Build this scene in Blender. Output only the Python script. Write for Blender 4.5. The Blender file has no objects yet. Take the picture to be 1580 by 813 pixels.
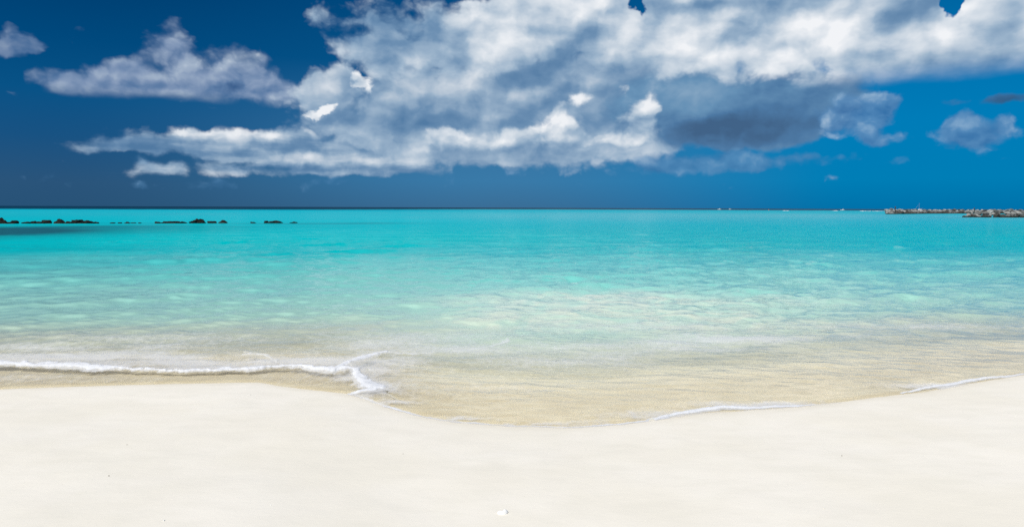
import bpy, bmesh, math, random
import numpy as np
from mathutils import Vector, Matrix

# ---------------------------------------------------------------- camera, sky, sun
scene = bpy.context.scene
COL = scene.collection
R = math.radians
EYE = 2.0                       # eye above the still water, metres
FPX = 1053.0                    # focal length in pixels of a 1580 px wide frame (24 mm lens)
PITCH = math.atan(86.0 / FPX)
ROLL = R(0.215)

cam_data = bpy.data.cameras.new("camera")
cam_data.sensor_fit = 'HORIZONTAL'
cam_data.sensor_width = 36.0
cam_data.lens = 36.0 * FPX / 1580.0
cam_data.clip_start = 0.05
cam_data.clip_end = 60000.0
cam = bpy.data.objects.new("camera", cam_data)
COL.objects.link(cam)
_fwd = Vector((0, math.cos(PITCH), -math.sin(PITCH)))
_up0 = Vector((0, math.sin(PITCH), math.cos(PITCH)))
_rt0 = Vector((1, 0, 0))
_rt = _rt0 * math.cos(ROLL) + _up0 * math.sin(ROLL)
_up = -_rt0 * math.sin(ROLL) + _up0 * math.cos(ROLL)
M = Matrix((( _rt.x, _up.x, -_fwd.x, 0), (_rt.y, _up.y, -_fwd.y, 0), (_rt.z, _up.z, -_fwd.z, EYE), (0, 0, 0, 1)))
cam.matrix_world = M
scene.camera = cam


def direction(px, py):
    v = _fwd * FPX + _rt * (px - 790.0) + _up * (406.5 - py)
    return v.normalized()


def ground(px, py, z=0.0):
    d = direction(px, py)
    t = (z - EYE) / d.z
    return d.x * t, d.y * t


def angles(px, py):
    d = direction(px, py)
    return math.atan2(d.x, d.y), math.asin(d.z)


SUN_EL = R(53)
SUN_AZ = R(216)                 # compass style, from +Y clockwise: behind the camera, to the left
to_sun = Vector((math.sin(SUN_AZ) * math.cos(SUN_EL), math.cos(SUN_AZ) * math.cos(SUN_EL), math.sin(SUN_EL)))
sun_data = bpy.data.lights.new("sun", 'SUN')
sun_data.energy = 3.75
sun_data.angle = R(0.5)
sun_data.color = (1.0, 0.965, 0.90)
sun = bpy.data.objects.new("sun", sun_data)
COL.objects.link(sun)
sun.rotation_euler = (-to_sun).to_track_quat('-Z', 'Y').to_euler()
sun.location = (0, 0, 40)

scene.view_settings.view_transform = 'Standard'
scene.view_settings.look = 'None'
scene.view_settings.gamma = 1.0
scene.view_settings.exposure = 0.0
scene.view_settings.use_curve_mapping = False
scene.cycles.max_bounces = 8
scene.cycles.transparent_max_bounces = 12
scene.cycles.use_denoising = False      # the fine grain of the ripples must stay
scene.cycles.sample_clamp_indirect = 6.0


# ---------------------------------------------------------------- node helper
class Val:
    """A node socket (or number) that can be added, multiplied ... in a node tree."""
    def __init__(self, g, s): self.g, self.s = g, s
    def __add__(self, o): return self.g.m('ADD', self, o)
    __radd__ = __add__
    def __mul__(self, o): return self.g.m('MULTIPLY', self, o)
    __rmul__ = __mul__
    def __sub__(self, o): return self.g.m('SUBTRACT', self, o)
    def __rsub__(self, o): return self.g.m('SUBTRACT', o, self)
    def __truediv__(self, o): return self.g.m('DIVIDE', self, o)


class Graph:
    def __init__(self, tree):
        self.t = tree; self.n = tree.nodes; self.l = tree.links
    def put(self, sock, v):
        if isinstance(v, Val): self.l.new(v.s, sock)
        elif hasattr(v, 'is_output'): self.l.new(v, sock)
        else: sock.default_value = v
    def node(self, kind, ins=None, out=0, **kw):
        nd = self.n.new(kind)
        for k, v in kw.items(): setattr(nd, k, v)
        for k, v in (ins or {}).items(): self.put(nd.inputs[k], v)
        return nd if out is None else Val(self, nd.outputs[out])
    def m(self, op, a, b=None, c=None, clamp=False):
        nd = self.n.new('ShaderNodeMath'); nd.operation = op; nd.use_clamp = clamp
        for i, v in enumerate((a, b, c)):
            if v is not None: self.put(nd.inputs[i], v)
        return Val(self, nd.outputs[0])
    def v(self, op, a, b=None, c=None, out=0):
        nd = self.n.new('ShaderNodeVectorMath'); nd.operation = op
        for i, x in enumerate((a, b, c)):
            if x is not None: self.put(nd.inputs[i], x)
        return Val(self, nd.outputs[out])
    def xyz(self, x, y, z=0.0):
        return self.node('ShaderNodeCombineXYZ', {0: x, 1: y, 2: z})
    def sep(self, v):
        nd = self.n.new('ShaderNodeSeparateXYZ'); self.put(nd.inputs[0], v)
        return [Val(self, o) for o in nd.outputs]
    def rng(self, x, a, b, c=0.0, d=1.0, smooth=True):
        nd = self.n.new('ShaderNodeMapRange'); nd.interpolation_type = 'SMOOTHSTEP' if smooth else 'LINEAR'
        nd.clamp = True
        for i, q in enumerate((x, a, b, c, d)): self.put(nd.inputs[i], q)
        return Val(self, nd.outputs[0])
    def mix(self, f, a, b, mode='MIX'):
        nd = self.n.new('ShaderNodeMix'); nd.data_type = 'RGBA'; nd.blend_type = mode; nd.clamp_factor = True
        self.put(nd.inputs[0], f)
        for i, q in ((6, a), (7, b)):
            if isinstance(q, tuple) and len(q) == 3: q = q + (1.0,)
            self.put(nd.inputs[i], q)
        return Val(self, nd.outputs[2])
    def ramp(self, x, stops, interp='LINEAR'):
        nd = self.n.new('ShaderNodeValToRGB'); r = nd.color_ramp; r.interpolation = interp
        while len(r.elements) < len(stops): r.elements.new(0.5)
        for e, (p, c) in zip(r.elements, stops):
            e.position = p; e.color = c + (1.0,) if len(c) == 3 else c
        self.put(nd.inputs[0], x)
        return Val(self, nd.outputs[0])
    def noise(self, vec, scale, detail=6.0, rough=0.5, dist=0.0, out=0, lac=2.0, dim='3D'):
        return self.node('ShaderNodeTexNoise', {'Vector': vec, 'Scale': scale, 'Detail': detail, 'Roughness': rough,
                                                'Distortion': dist, 'Lacunarity': lac}, out=out, noise_dimensions=dim)
    def puff(self, vec, scale, detail=3.0, rough=0.5):
        return self.node('ShaderNodeTexVoronoi', {'Vector': vec, 'Scale': scale, 'Detail': detail, 'Roughness': rough,
                                                  'Smoothness': 0.6}, out=0, feature='SMOOTH_F1', voronoi_dimensions='2D')


def srgb(r, g, b):
    def f(c):
        c /= 255.0
        return c / 12.92 if c <= 0.04045 else ((c + 0.055) / 1.055) ** 2.4
    return (f(r), f(g), f(b))

# ---------------------------------------------------------------- sky with clouds (all in directions: azimuth, elevation)
world = bpy.data.worlds.new("World")
scene.world = world
world.use_nodes = True
wt = world.node_tree
for nd in list(wt.nodes): wt.nodes.remove(nd)
W = Graph(wt)
gen = W.node('ShaderNodeTexCoord', out='Generated')
dx, dy, dz = W.sep(gen)
az = W.m('ARCTAN2', dx, dy)
el = W.m('ARCSINE', dz)
P = W.xyz(az, el, 0.0)

nishita = W.node('ShaderNodeTexSky', {'Vector': gen}, sky_type='NISHITA', sun_disc=False, sun_elevation=SUN_EL, sun_rotation=SUN_AZ,
                 air_density=1.0, dust_density=0.6, ozone_density=2.0)
# low in front the air is rain-dark and deep blue (a cool filter on the clear sky), higher up the plain clear sky
front = W.rng(W.m('ABSOLUTE', az), 0.9, 2.2, 1.0, 0.0)
low = W.rng(el, 0.34, 0.75, 1.0, 0.0)
SKYK = 0.10
WSTR = 1.0 / SKYK


def sky_c(r, g, b):
    return tuple(c for c in srgb(r, g, b))


e_px = lambda y: angles(790, y)[1]
E0, E1 = -0.005, 0.34
pos = lambda y: (e_px(y) - E0) / (E1 - E0)
et = W.rng(el, E0, E1, 0.0, 1.0, smooth=False)
left_sky = W.ramp(et, [(0.0, sky_c(40, 82, 118)), (pos(290), sky_c(42, 84, 122)), (pos(230), sky_c(24, 82, 130)),
                       (pos(170), sky_c(8, 82, 134)), (pos(100), sky_c(0, 72, 124)), (pos(0), sky_c(0, 58, 108)), (1.0, sky_c(0, 58, 110))])
mid_sky = W.ramp(et, [(0.0, sky_c(58, 108, 148)), (pos(280), sky_c(58, 122, 168)), (pos(200), sky_c(52, 112, 160)),
                      (pos(100), sky_c(6, 84, 138)), (pos(0), sky_c(0, 74, 128)), (1.0, sky_c(0, 80, 140))])
right_sky = W.ramp(et, [(0.0, sky_c(0, 112, 168)), (pos(280), sky_c(0, 126, 182)), (pos(200), sky_c(0, 124, 184)),
                        (pos(130), sky_c(0, 116, 178)), (pos(0), sky_c(0, 92, 152)), (1.0, sky_c(0, 90, 150))])
ax = lambda x: angles(x, 250)[0]
fl = W.rng(az, ax(60), ax(760))
fr = W.rng(az, ax(760), ax(1330))
front_sky = W.mix(fr, W.mix(fl, left_sky, mid_sky), right_sky)
clear = W.mix(1.0, nishita, (SKYK, SKYK, SKYK), 'MULTIPLY')
sky_col = W.mix(W.m('MULTIPLY', front, low), clear, front_sky)

# noise fields shared by the clouds
warpc = W.xyz(W.noise(P, 22.0, 4.0, 0.55, dim='2D') - 0.5, W.noise(W.v('ADD', P, (7.3, 3.1, 0.0)), 22.0, 4.0, 0.55, dim='2D') - 0.5, 0.0)
PW = W.v('MULTIPLY_ADD', warpc, (0.022, 0.018, 0.0), P)
PR = W.v('MULTIPLY_ADD', warpc, (0.045, 0.04, 0.0), P)
PS = W.v('MULTIPLY', PW, (1.0, 1.35, 1.0))


def billow(vec, det, rough):
    a = W.noise(vec, 12.0, det, rough, dim='2D')
    b = W.puff(vec, 19.0, 3.0, 0.52)
    return (a - 0.5) * 0.75 + (0.40 - b) * 1.0


N0 = billow(PS, 7.0, 0.52)
N1 = billow(W.v('ADD', PS, (-0.006, 0.012, 0.0)), 5.0, 0.46)
relief = (N0 - N1) * 0.62                           # rises where a lump faces the light, up and to the left
def swell(vec):
    return (W.noise(vec, 8.0, 3.0, 0.45, dim='2D') - 0.5) * 1.2 + (0.40 - W.puff(vec, 13.0, 1.0, 0.45)) * 0.8


broad = (swell(PS) - swell(W.v('ADD', PS, (-0.012, 0.022, 0.0)))) * 0.8    # the same for the large smooth lumps
soft = W.noise(W.v('MULTIPLY', P, (1.0, 2.2, 1.0)), 9.0, 5.0, 0.5, dim='2D') - 0.5
fine = W.noise(PS, 70.0, 5.0, 0.6, dim='2D') - 0.5


def blobs(items, vec=None, k=1.28):
    """Sum of soft ellipses: centre and radii in photograph pixels turned into directions, then weight."""
    acc = None
    for (cx, cy, rx, ry, w) in items:
        a0, e0 = angles(cx, cy)
        a1 = angles(cx + rx * k, cy)[0] - a0
        e1 = angles(cx, cy - ry * k)[1] - e0
        d = W.v('MULTIPLY_ADD', vec or PW, (1 / a1, 1 / e1, 0.0), (-a0 / a1, -e0 / e1, 0.0))
        r = W.v('LENGTH', d, out=1)
        b = W.rng(r, 0.0, 1.0, w, 0.0)
        acc = b if acc is None else acc + b
    return acc


def cut_below(y, soft_px, x=790):
    e = angles(x, y)[1]; s = soft_px / FPX
    return W.rng(el + soft * 0.02, e - s, e + s)


def glow(col):
    """One background of the sky: strength 0.10 on a colour scaled to the sky's own units."""
    return W.node('ShaderNodeBackground', {'Color': W.mix(1.0, col, (WSTR, WSTR, WSTR), 'MULTIPLY'), 'Strength': SKYK})


sky = glow(sky_col)


def layer(dens, thr, width, amp, shade, stops, alpha=1.0, gate=None, famp=0.25):
    """Put one bank of cloud over what is already there."""
    global sky
    f = dens + N0 * amp + fine * famp * amp
    a = W.rng(f, thr, thr + width)
    if gate is not None: a = a * gate
    if alpha != 1.0: a = a * alpha
    col = W.ramp(shade, stops)
    sky = W.node('ShaderNodeMixShader', {0: a, 1: sky, 2: glow(col)})


GREY = [(0.0, srgb(84, 124, 164)), (0.25, srgb(112, 146, 180)), (0.5, srgb(156, 180, 203)), (0.75, srgb(204, 215, 226)), (1.0, srgb(243, 245, 248))]
MAUVE = [(0.0, srgb(58, 92, 138)), (0.3, srgb(98, 128, 168)), (0.6, srgb(140, 160, 190)), (0.85, srgb(172, 188, 208)), (1.0, srgb(205, 216, 228))]

# 1. thin bank low on the left, far away: grey flat streaks with bright heads
streak = W.noise(W.v('MULTIPLY', P, (1.0, 5.0, 1.0)), 11.0, 6.0, 0.55, dim='2D') - 0.5
layer(blobs([(360, 232, 250, 40, 1.15), (180, 226, 110, 13, .55), (240, 261, 90, 18, .95), (370, 266, 90, 12, .8), (500, 244, 190, 30, 1.1),
             (620, 236, 100, 42, 1.1), (130, 270, 90, 13, .5), (560, 210, 130, 34, 1.0), (610, 263, 150, 12, .55), (520, 266, 120, 10, .6), (285, 212, 60, 18, .9), (350, 212, 60, 24, .9), (430, 214, 80, 20, 1.0), (215, 222, 70, 14, .5)]) - blobs([(240, 241, 90, 8, .5), (340, 250, 90, 6, .4), (304, 264, 20, 14, .45), (250, 206, 20, 12, .6), (318, 202, 14, 16, .6), (390, 204, 16, 14, .6), (452, 202, 14, 12, .5), (430, 262, 40, 8, .5), (180, 250, 60, 14, .5)]) + streak * 0.55 + fine * 0.3,
      0.12, 1.0, 0.7,
      0.36 + relief * 0.5 + streak * 0.75 + soft * 0.5 + blobs([(245, 259, 60, 14, .20), (490, 246, 130, 13, .34), (640, 242, 36, 20, .55), (365, 268, 60, 8, .18), (440, 240, 60, 12, .12),
                                    (283, 205, 46, 14, .45), (350, 208, 46, 20, .5), (424, 210, 42, 11, .45), (479, 206, 30, 11, .42)])
      - blobs([(560, 260, 180, 9, .18), (300, 234, 150, 9, .18), (480, 230, 70, 8, .14), (480, 262, 120, 6, .1)]), GREY, 0.9)
layer(blobs([(284, 206, 34, 11, 1.1), (350, 209, 36, 20, 1.25), (423, 211, 32, 11, 1.1), (479, 207, 22, 11, 1.0), (484, 222, 16, 7, .6), (640, 240, 30, 18, 1.0)]) + fine * 0.4,
      0.36, 0.50, 0.7,
      0.74 + relief * 0.9 + fine * .2 + blobs([(283, 202, 40, 11, .3), (350, 204, 40, 16, .2), (424, 208, 36, 9, .25), (478, 203, 26, 9, .2)]) - blobs([(350, 226, 50, 10, .3), (420, 222, 50, 9, .3), (284, 218, 50, 8, .3)]),
      GREY, 0.92, cut_below(222, 22))

# 2. the left cloud with its tower and flat base
layer(blobs([(270, 146, 250, 40, 1.0), (145, 122, 90, 54, .8), (300, 108, 90, 72, .95), (378, 104, 58, 56, 1.0), (272, 58, 40, 58, .7), (205, 104, 60, 40, .5), (440, 128, 70, 30, .5),
             (272, 28, 28, 28, .5), (225, 70, 46, 28, .7), (430, 142, 90, 34, .8), (85, 128, 60, 18, .5), (215, 118, 60, 40, .5)]),
      0.24, 0.85, 0.85,
      0.50 + relief * 0.8 + broad * 0.4 + soft * 0.5 + blobs([(300, 120, 60, 50, .2), (380, 100, 45, 40, .2), (225, 68, 30, 18, .1), (272, 40, 24, 30, .12), (150, 110, 60, 24, .08),
                                      (300, 152, 190, 12, .18)])
      - blobs([(240, 132, 120, 12, .2), (160, 140, 60, 14, .14), (290, 170, 220, 11, .3)]), MAUVE, 0.88, cut_below(168, 9))
layer(blobs([(15, 70, 46, 26, .75), (52, 74, 40, 24, .7), (122, 54, 34, 22, .6), (40, 45, 70, 18, .5), (90, 66, 50, 16, .5), (15, 72, 60, 22, .5)]), 0.24, 0.55, 0.8,
      0.45 + relief * 1.0 + blobs([(10, 72, 24, 14, .2)]), MAUVE, 0.62)

# 3. grey veil behind the middle
layer(blobs([(600, 168, 220, 90, .95), (780, 160, 260, 110, 1.2), (940, 190, 220, 90, 1.2), (930, 110, 220, 60, .9), (505, 128, 50, 46, .75), (470, 150, 60, 26, .5),
             (690, 222, 160, 48, 1.0), (840, 225, 200, 50, 1.1), (570, 205, 140, 34, .7)]),
      0.26, 0.6, 0.7,
      0.42 + relief * 0.4 + broad * 0.5 + soft * 0.6 + blobs([(505, 125, 34, 36, .16), (690, 130, 70, 22, .3), (790, 145, 60, 22, .25), (610, 140, 90, 20, .1)])
      - blobs([(780, 160, 140, 16, .2), (720, 185, 130, 20, .16), (850, 118, 140, 26, .12), (560, 190, 120, 14, .1)]), GREY, 0.92)

# 4. the dark rain base right of the middle
layer(blobs([(1130, 168, 250, 92, 1.3), (1170, 205, 170, 34, .9), (1240, 150, 160, 60, .9), (1010, 150, 160, 70, .9)]), 0.34, 0.5, 0.45,
      0.26 + soft * 0.35 + relief * 0.25 + blobs([(1020, 150, 120, 60, .16), (1080, 140, 120, 30, .1)])
      - blobs([(1140, 205, 170, 28, .25), (1100, 190, 90, 22, .12)]),
      [(0.0, srgb(66, 98, 134)), (0.2, srgb(78, 120, 162)), (0.4, srgb(104, 146, 182)), (0.7, srgb(150, 178, 202)), (1.0, srgb(200, 212, 224))], 0.97)
# ragged scraps hanging below it
layer(blobs([(1085, 246, 150, 22, .6), (1140, 244, 40, 22, .5), (1020, 248, 50, 16, .45), (920, 240, 90, 12, .4), (1240, 242, 90, 16, .42), (1340, 240, 80, 16, .42), (1525, 246, 70, 12, .35), (760, 262, 160, 14, .5), (990, 262, 240, 14, .5), (1130, 252, 160, 24, .5), (1300, 250, 120, 22, .45), (1080, 290, 300, 30, .3), (300, 288, 340, 22, .42), (620, 280, 260, 18, .42), (200, 246, 160, 30, .4), (90, 275, 70, 14, .4)]),
      0.22, 0.6, 0.7, 0.34 + relief * 0.9 + blobs([(1142, 242, 28, 14, .25), (1022, 247, 28, 10, .2)]),
      [(0.0, srgb(60, 112, 162)), (0.5, srgb(92, 142, 186)), (1.0, srgb(160, 190, 214))], 0.72)

# 5. bright puffs in front, in the middle
layer(blobs([(740, 224, 110, 30, 1.0), (690, 214, 60, 30, .9), (855, 200, 66, 36, 1.35), (893, 155, 40, 20, 1.2), (962, 140, 22, 22, 1.0), (1000, 160, 30, 28, 1.2),
             (985, 196, 56, 40, 1.3), (930, 218, 90, 22, .9), (620, 240, 70, 22, .7), (858, 170, 22, 16, .7), (790, 215, 60, 26, .9)]) + fine * .25,
      0.36, 0.52, 0.5,
      0.46 + relief * 0.7 + broad * 0.5 + soft * 0.3 + blobs([(850, 192, 56, 28, .6), (893, 152, 36, 18, .5), (962, 136, 20, 22, .45), (1003, 156, 26, 26, .5), (978, 184, 36, 24, .25),
                                     (955, 216, 50, 10, .25), (690, 205, 50, 18, .3), (785, 212, 40, 20, .3), (640, 243, 40, 18, .35), (745, 222, 50, 14, .2)])
      - blobs([(780, 242, 200, 10, .22), (925, 180, 44, 12, .28), (940, 232, 130, 9, .2), (830, 226, 50, 8, .14), (900, 170, 40, 7, .15), (1010, 215, 40, 16, .15)]), GREY, 0.95, cut_below(234, 16))
layer(blobs([(564, 136, 30, 30, 1.3), (557, 112, 17, 15, 1.0), (546, 130, 18, 15, .7), (574, 152, 22, 12, .6), (478, 175, 26, 8, 1.0), (496, 168, 24, 8, 1.0), (512, 162, 18, 7, .9)], PR) + fine * 0.7, 0.36, 0.60, 0.9,
      0.84 + relief * 1.1 + fine * 0.3 + blobs([(556, 110, 18, 16, .12)]) - blobs([(575, 154, 34, 14, .3), (560, 150, 14, 8, .12), (480, 178, 30, 6, .2)]), GREY, 0.95)

# 6. the great bank over the top
layer(blobs([(1300, 40, 460, 130, 1.6), (1000, 30, 360, 130, 1.5), (760, 40, 200, 110, 1.2), (640, 90, 150, 70, .75), (560, 30, 130, 60, .72),
             (560, 90, 90, 46, .6), (1560, 60, 220, 120, 1.4), (480, 14, 50, 30, .4), (1100, -140, 700, 170, 1.5), (600, -120, 240, 90, .7),
             (1440, 140, 50, 22, .5), (1380, 118, 160, 50, .6), (1740, 20, 200, 160, 1.4)])
      - blobs([(987, 3, 19, 22, 2.0), (1464, 9, 17, 26, 2.0), (1474, -6, 20, 18, 1.4)], PR)
      - blobs([(735, -4, 46, 12, .9), (640, 24, 30, 14, .3), (700, 42, 26, 16, .55), (560, 48, 40, 14, .5)]),
      0.34, 0.6, 0.7,
      0.63 + relief * 0.35 + broad * 0.75 + soft * 0.75 + blobs([(755, 42, 70, 56, .18), (820, 22, 80, 56, .16), (1040, 55, 60, 30, .32), (960, 60, 40, 40, .15), (1250, 40, 120, 50, .10), (1200, 70, 160, 44, .08),
                                      (1330, 55, 120, 40, .14), (1050, -10, 90, 18, .2), (1480, 90, 120, 50, .14), (1440, 135, 40, 14, .1)])
      - blobs([(600, 40, 170, 90, .26), (640, 100, 150, 60, .12), (900, 112, 200, 34, .34), (880, 60, 80, 50, .16), (1115, 8, 120, 12, .3), (1070, 70, 40, 16, .22), (1390, 22, 70, 50, .26),
               (1300, 146, 420, 20, .30), (1230, 75, 40, 20, .18), (1000, 20, 40, 30, .1), (1560, 135, 90, 22, .2)]),
      GREY, 0.99, cut_below(140, 16))

# 7. small clouds on the right
layer(blobs([(1325, 166, 80, 32, 1.1), (1275, 190, 30, 24, .9), (1284, 209, 34, 13, .8), (1340, 186, 70, 24, .8), (1352, 148, 44, 16, .5), (1366, 216, 52, 14, .9), (1334, 208, 22, 18, .8),
             (1500, 212, 74, 32, 1.1), (1550, 188, 26, 22, .9), (1480, 188, 34, 22, .85), (1385, 152, 34, 16, .5), (1430, 205, 60, 16, .4), (1520, 200, 90, 40, .4), (1320, 190, 110, 46, .4)]) + fine * 0.3,
      0.20, 0.62, 0.75,
      0.30 + relief * 0.9 + fine * 0.3 + blobs([(1325, 150, 44, 16, .24), (1274, 186, 20, 16, .5), (1282, 210, 30, 10, .3), (1372, 213, 36, 9, .28), (1336, 204, 16, 11, .25),
                                   (1490, 192, 36, 14, .22), (1552, 188, 22, 16, .12), (1448, 222, 20, 14, .14)]) - blobs([(1350, 190, 70, 14, .1), (1520, 226, 70, 14, .12)]),
      [(0.0, srgb(58, 110, 164)), (0.4, srgb(92, 140, 186)), (0.7, srgb(140, 174, 206)), (1.0, srgb(220, 230, 240))], 0.84)
layer(blobs([(1455, 156, 46, 24, .8), (1550, 153, 90, 16, 1.0)]), 0.36, 0.5, 0.6,
      0.4 + relief * 0.5 + blobs([(1445, 146, 20, 10, .2)]) - blobs([(1550, 156, 90, 14, .3)]),
      [(0.0, srgb(52, 84, 118)), (0.5, srgb(70, 116, 164)), (1.0, srgb(140, 172, 200))], 0.85)

# scattered white cloud overhead and behind the camera, added outside the frame to brighten reflections
over = W.noise(W.v('MULTIPLY', gen, (1.0, 1.0, 2.0)), 2.6, 7.0, 0.55)
oa = W.rng(over, 0.50, 0.64) * W.rng(el, 0.36, 0.62) * 0.85
sky = W.node('ShaderNodeMixShader', {0: oa, 1: sky, 2: glow(W.ramp(over, [(0.48, (.45, .5, .58)), (0.75, (.95, .96, .98))]))})

wo = W.n.new('ShaderNodeOutputWorld')
W.l.new(sky.s, wo.inputs[0])
world.cycles.sampling_method = 'MANUAL'
world.cycles.sample_map_resolution = 512

# ---------------------------------------------------------------- numpy helpers
def _hash(ix, iy, seed):
    h = (ix.astype(np.int64) * 374761393 + iy.astype(np.int64) * 668265263 + seed * 1274126177) & 0xFFFFFFFF
    h = ((h ^ (h >> 13)) * 1274126177) & 0xFFFFFFFF
    h = h ^ (h >> 16)
    return (h & 0xFFFFFF) / float(0xFFFFFF)


def vnoise(x, y, seed=0):
    ix = np.floor(x); iy = np.floor(y)
    fx = x - ix; fy = y - iy
    u = fx * fx * fx * (fx * (fx * 6 - 15) + 10); v = fy * fy * fy * (fy * (fy * 6 - 15) + 10)
    a = _hash(ix, iy, seed); b = _hash(ix + 1, iy, seed); c = _hash(ix, iy + 1, seed); d = _hash(ix + 1, iy + 1, seed)
    return (a * (1 - u) + b * u) * (1 - v) + (c * (1 - u) + d * u) * v


def fbm(x, y, octaves=4, seed=0, gain=0.5):
    t = 0.0; a = 1.0; n = 0.0
    for k in range(octaves):
        t = t + a * (vnoise(x * 2 ** k, y * 2 ** k, seed + 17 * k) - 0.5); n += a; a *= gain
    return t / n


def sstep(x, a, b):
    t = np.clip((x - a) / (b - a), 0, 1)
    return t * t * (3 - 2 * t)


def link(name, me, mat=None, parent=None):
    o = bpy.data.objects.new(name, me)
    COL.objects.link(o)
    if mat is not None: me.materials.append(mat)
    if parent is not None: o.parent = parent
    return o


def tag(o, label=None, cat=None, group=None, kind=None):
    if label: o['label'] = label
    if cat: o['category'] = cat
    if group: o['group'] = group
    if kind: o['kind'] = kind
    return o


def grid_mesh(name, X, Y, Z, attrs=None, keep=None):
    """A quad sheet from 2-D arrays; keep = mask of faces to keep."""
    ny, nx = X.shape
    idx = np.arange(nx * ny).reshape(ny, nx)
    q = np.stack([idx[:-1, :-1], idx[:-1, 1:], idx[1:, 1:], idx[1:, :-1]], -1).reshape(-1, 4)
    co = np.stack([X, Y, Z], -1).reshape(-1, 3)
    attrs = {k: v.reshape(-1) for k, v in (attrs or {}).items()}
    if keep is not None:
        q = q[keep.reshape(-1)]
        used, inv = np.unique(q, return_inverse=True)
        q = inv.reshape(-1, 4); co = co[used]; attrs = {k: v[used] for k, v in attrs.items()}
    me = bpy.data.meshes.new(name)
    me.vertices.add(len(co)); me.vertices.foreach_set('co', co.astype(np.float32).ravel())
    me.loops.add(q.size); me.loops.foreach_set('vertex_index', q.astype(np.int32).ravel())
    me.polygons.add(len(q)); me.polygons.foreach_set('loop_start', np.arange(0, q.size, 4, dtype=np.int32))
    me.polygons.foreach_set('loop_total', np.full(len(q), 4, dtype=np.int32))
    me.polygons.foreach_set('use_smooth', np.ones(len(q), dtype=bool))
    me.update(calc_edges=True)
    for k, v in attrs.items():
        at = me.attributes.new(k, 'FLOAT', 'POINT'); at.data.foreach_set('value', v.astype(np.float32))
    return me


def material(name):
    m = bpy.data.materials.new(name); m.use_nodes = True
    t = m.node_tree
    for nd in list(t.nodes): t.nodes.remove(nd)
    g = Graph(t); g.out = t.nodes.new('ShaderNodeOutputMaterial'); g.mat = m
    return g


def finish(g, shader):
    g.l.new(shader.s if isinstance(shader, Val) else shader, g.out.inputs['Surface'])
    return g.mat


# ---------------------------------------------------------------- the shape of the shore
SHORE_PX = [(-140, 603), (0, 600), (100, 596), (200, 594), (300, 591), (400, 590), (440, 596), (480, 601), (520, 605), (540, 607),
            (575, 618), (600, 629), (650, 641), (700, 650), (780, 656), (880, 659), (940, 656), (1000, 649), (1060, 640),
            (1100, 636), (1200, 630), (1280, 622), (1350, 613), (1420, 605), (1480, 594), (1540, 584), (1580, 578), (1700, 566)]
_s = np.array([ground(px, py) for px, py in SHORE_PX])
SX = np.concatenate([[-400.0, -60.0, -20.0], _s[:, 0], [16.0, 60.0, 400.0]])
SY = np.concatenate([[-40.0, 3.0, 6.6], _s[:, 1], [9.6, 12.0, 30.0]])


def shore_y(x):
    y = np.interp(x, SX, SY)
    y = (y + np.interp(x - .06, SX, SY) + np.interp(x + .06, SX, SY)) / 3
    return y + 0.05 * fbm(x * 2.3, x * 0 + 3.1, 3, 5) + 0.012 * fbm(x * 17, x * 0 + 1.7, 2, 6)


def depth_of(x, y):
    """Water depth over the sea bed, negative on the beach."""
    d = y - shore_y(x)
    sea = 0.045 * np.clip(d, 0, 1.8) + 0.135 * np.clip(d - 1.8, 0, 3.2) + 0.050 * np.clip(d - 5, 0, 20) + 0.018 * np.clip(d - 25, 0, 75) + 0.004 * np.clip(d - 100, 0, 500) + 0.02 * np.clip(d - 700, 0, 1500)
    beach = -0.050 * np.clip(-d, 0, 12) - 0.01 * np.clip(-d - 12, 0, 60)
    return np.where(d > 0, sea, beach), d


def axis(parts):
    out = []
    for a, b, n in parts: out.append(np.linspace(a, b, n, endpoint=False))
    return np.concatenate(out + [[parts[-1][1]]])


gx = axis([(-20000, -2000, 4), (-2000, -200, 8), (-200, -24, 16), (-24, -10, 40), (-10, 10, 500), (10, 24, 40), (24, 200, 16), (200, 2000, 8), (2000, 20000, 4)])
gy = axis([(-400, -20, 10), (-20, 0, 30), (0, 3, 30), (3, 9.5, 260), (9.5, 16, 80), (16, 40, 24), (40, 400, 16), (400, 4000, 8), (4000, 24000, 4)])
GX, GY = np.meshgrid(gx, gy)
DEP, DSH = depth_of(GX, GY)
near = sstep(np.hypot(GX, GY), 40, 15)
GZ = -DEP + near * (0.035 * fbm(GX * 0.55, GY * 0.8, 3, 11) * sstep(-DSH, 0.15, 1.2) + 0.006 * fbm(GX * 3.1, GY * 4.0, 3, 12) * sstep(-DSH, 0.05, .6))
# soft ripple marks on the sea bed
GZ += near * sstep(DSH, 0.6, 2.0) * 0.012 * np.sin(GY * 19 + 5 * fbm(GX * .9, GY * .9, 3, 13) * 2)
sand_me = grid_mesh("beach", GX, GY, GZ, {'shore': DSH})

g = material("coral_sand")
geo = g.node('ShaderNodeNewGeometry', out='Position')
sh = g.node('ShaderNodeAttribute', out='Fac', attribute_name='shore')
nb = g.noise(geo, 0.9, 4, 0.5)
nm = g.noise(g.v('MULTIPLY', geo, (1.0, 2.0, 1.0)), 3.2, 5, 0.55)
ng = g.noise(geo, 420.0, 3, 0.7)
speck = g.node('ShaderNodeTexVoronoi', {'Vector': geo, 'Scale': 34.0, 'Randomness': 1.0}, out=0)
spid = g.node('ShaderNodeTexVoronoi', {'Vector': geo, 'Scale': 34.0, 'Randomness': 1.0}, out=1)
sr, sg_, sb_ = g.sep(spid)
dry = g.mix(g.rng(nb, 0.35, 0.65), (0.780, 0.730, 0.625), (0.810, 0.762, 0.668))
dry = g.mix(g.rng(nm, 0.40, 0.75, 0.0, 0.35), dry, (0.715, 0.675, 0.575))
dry = g.mix(g.rng(ng, 0.3, 0.7, 0.0, 0.06), dry, (0.52, 0.46, 0.36))
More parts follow.
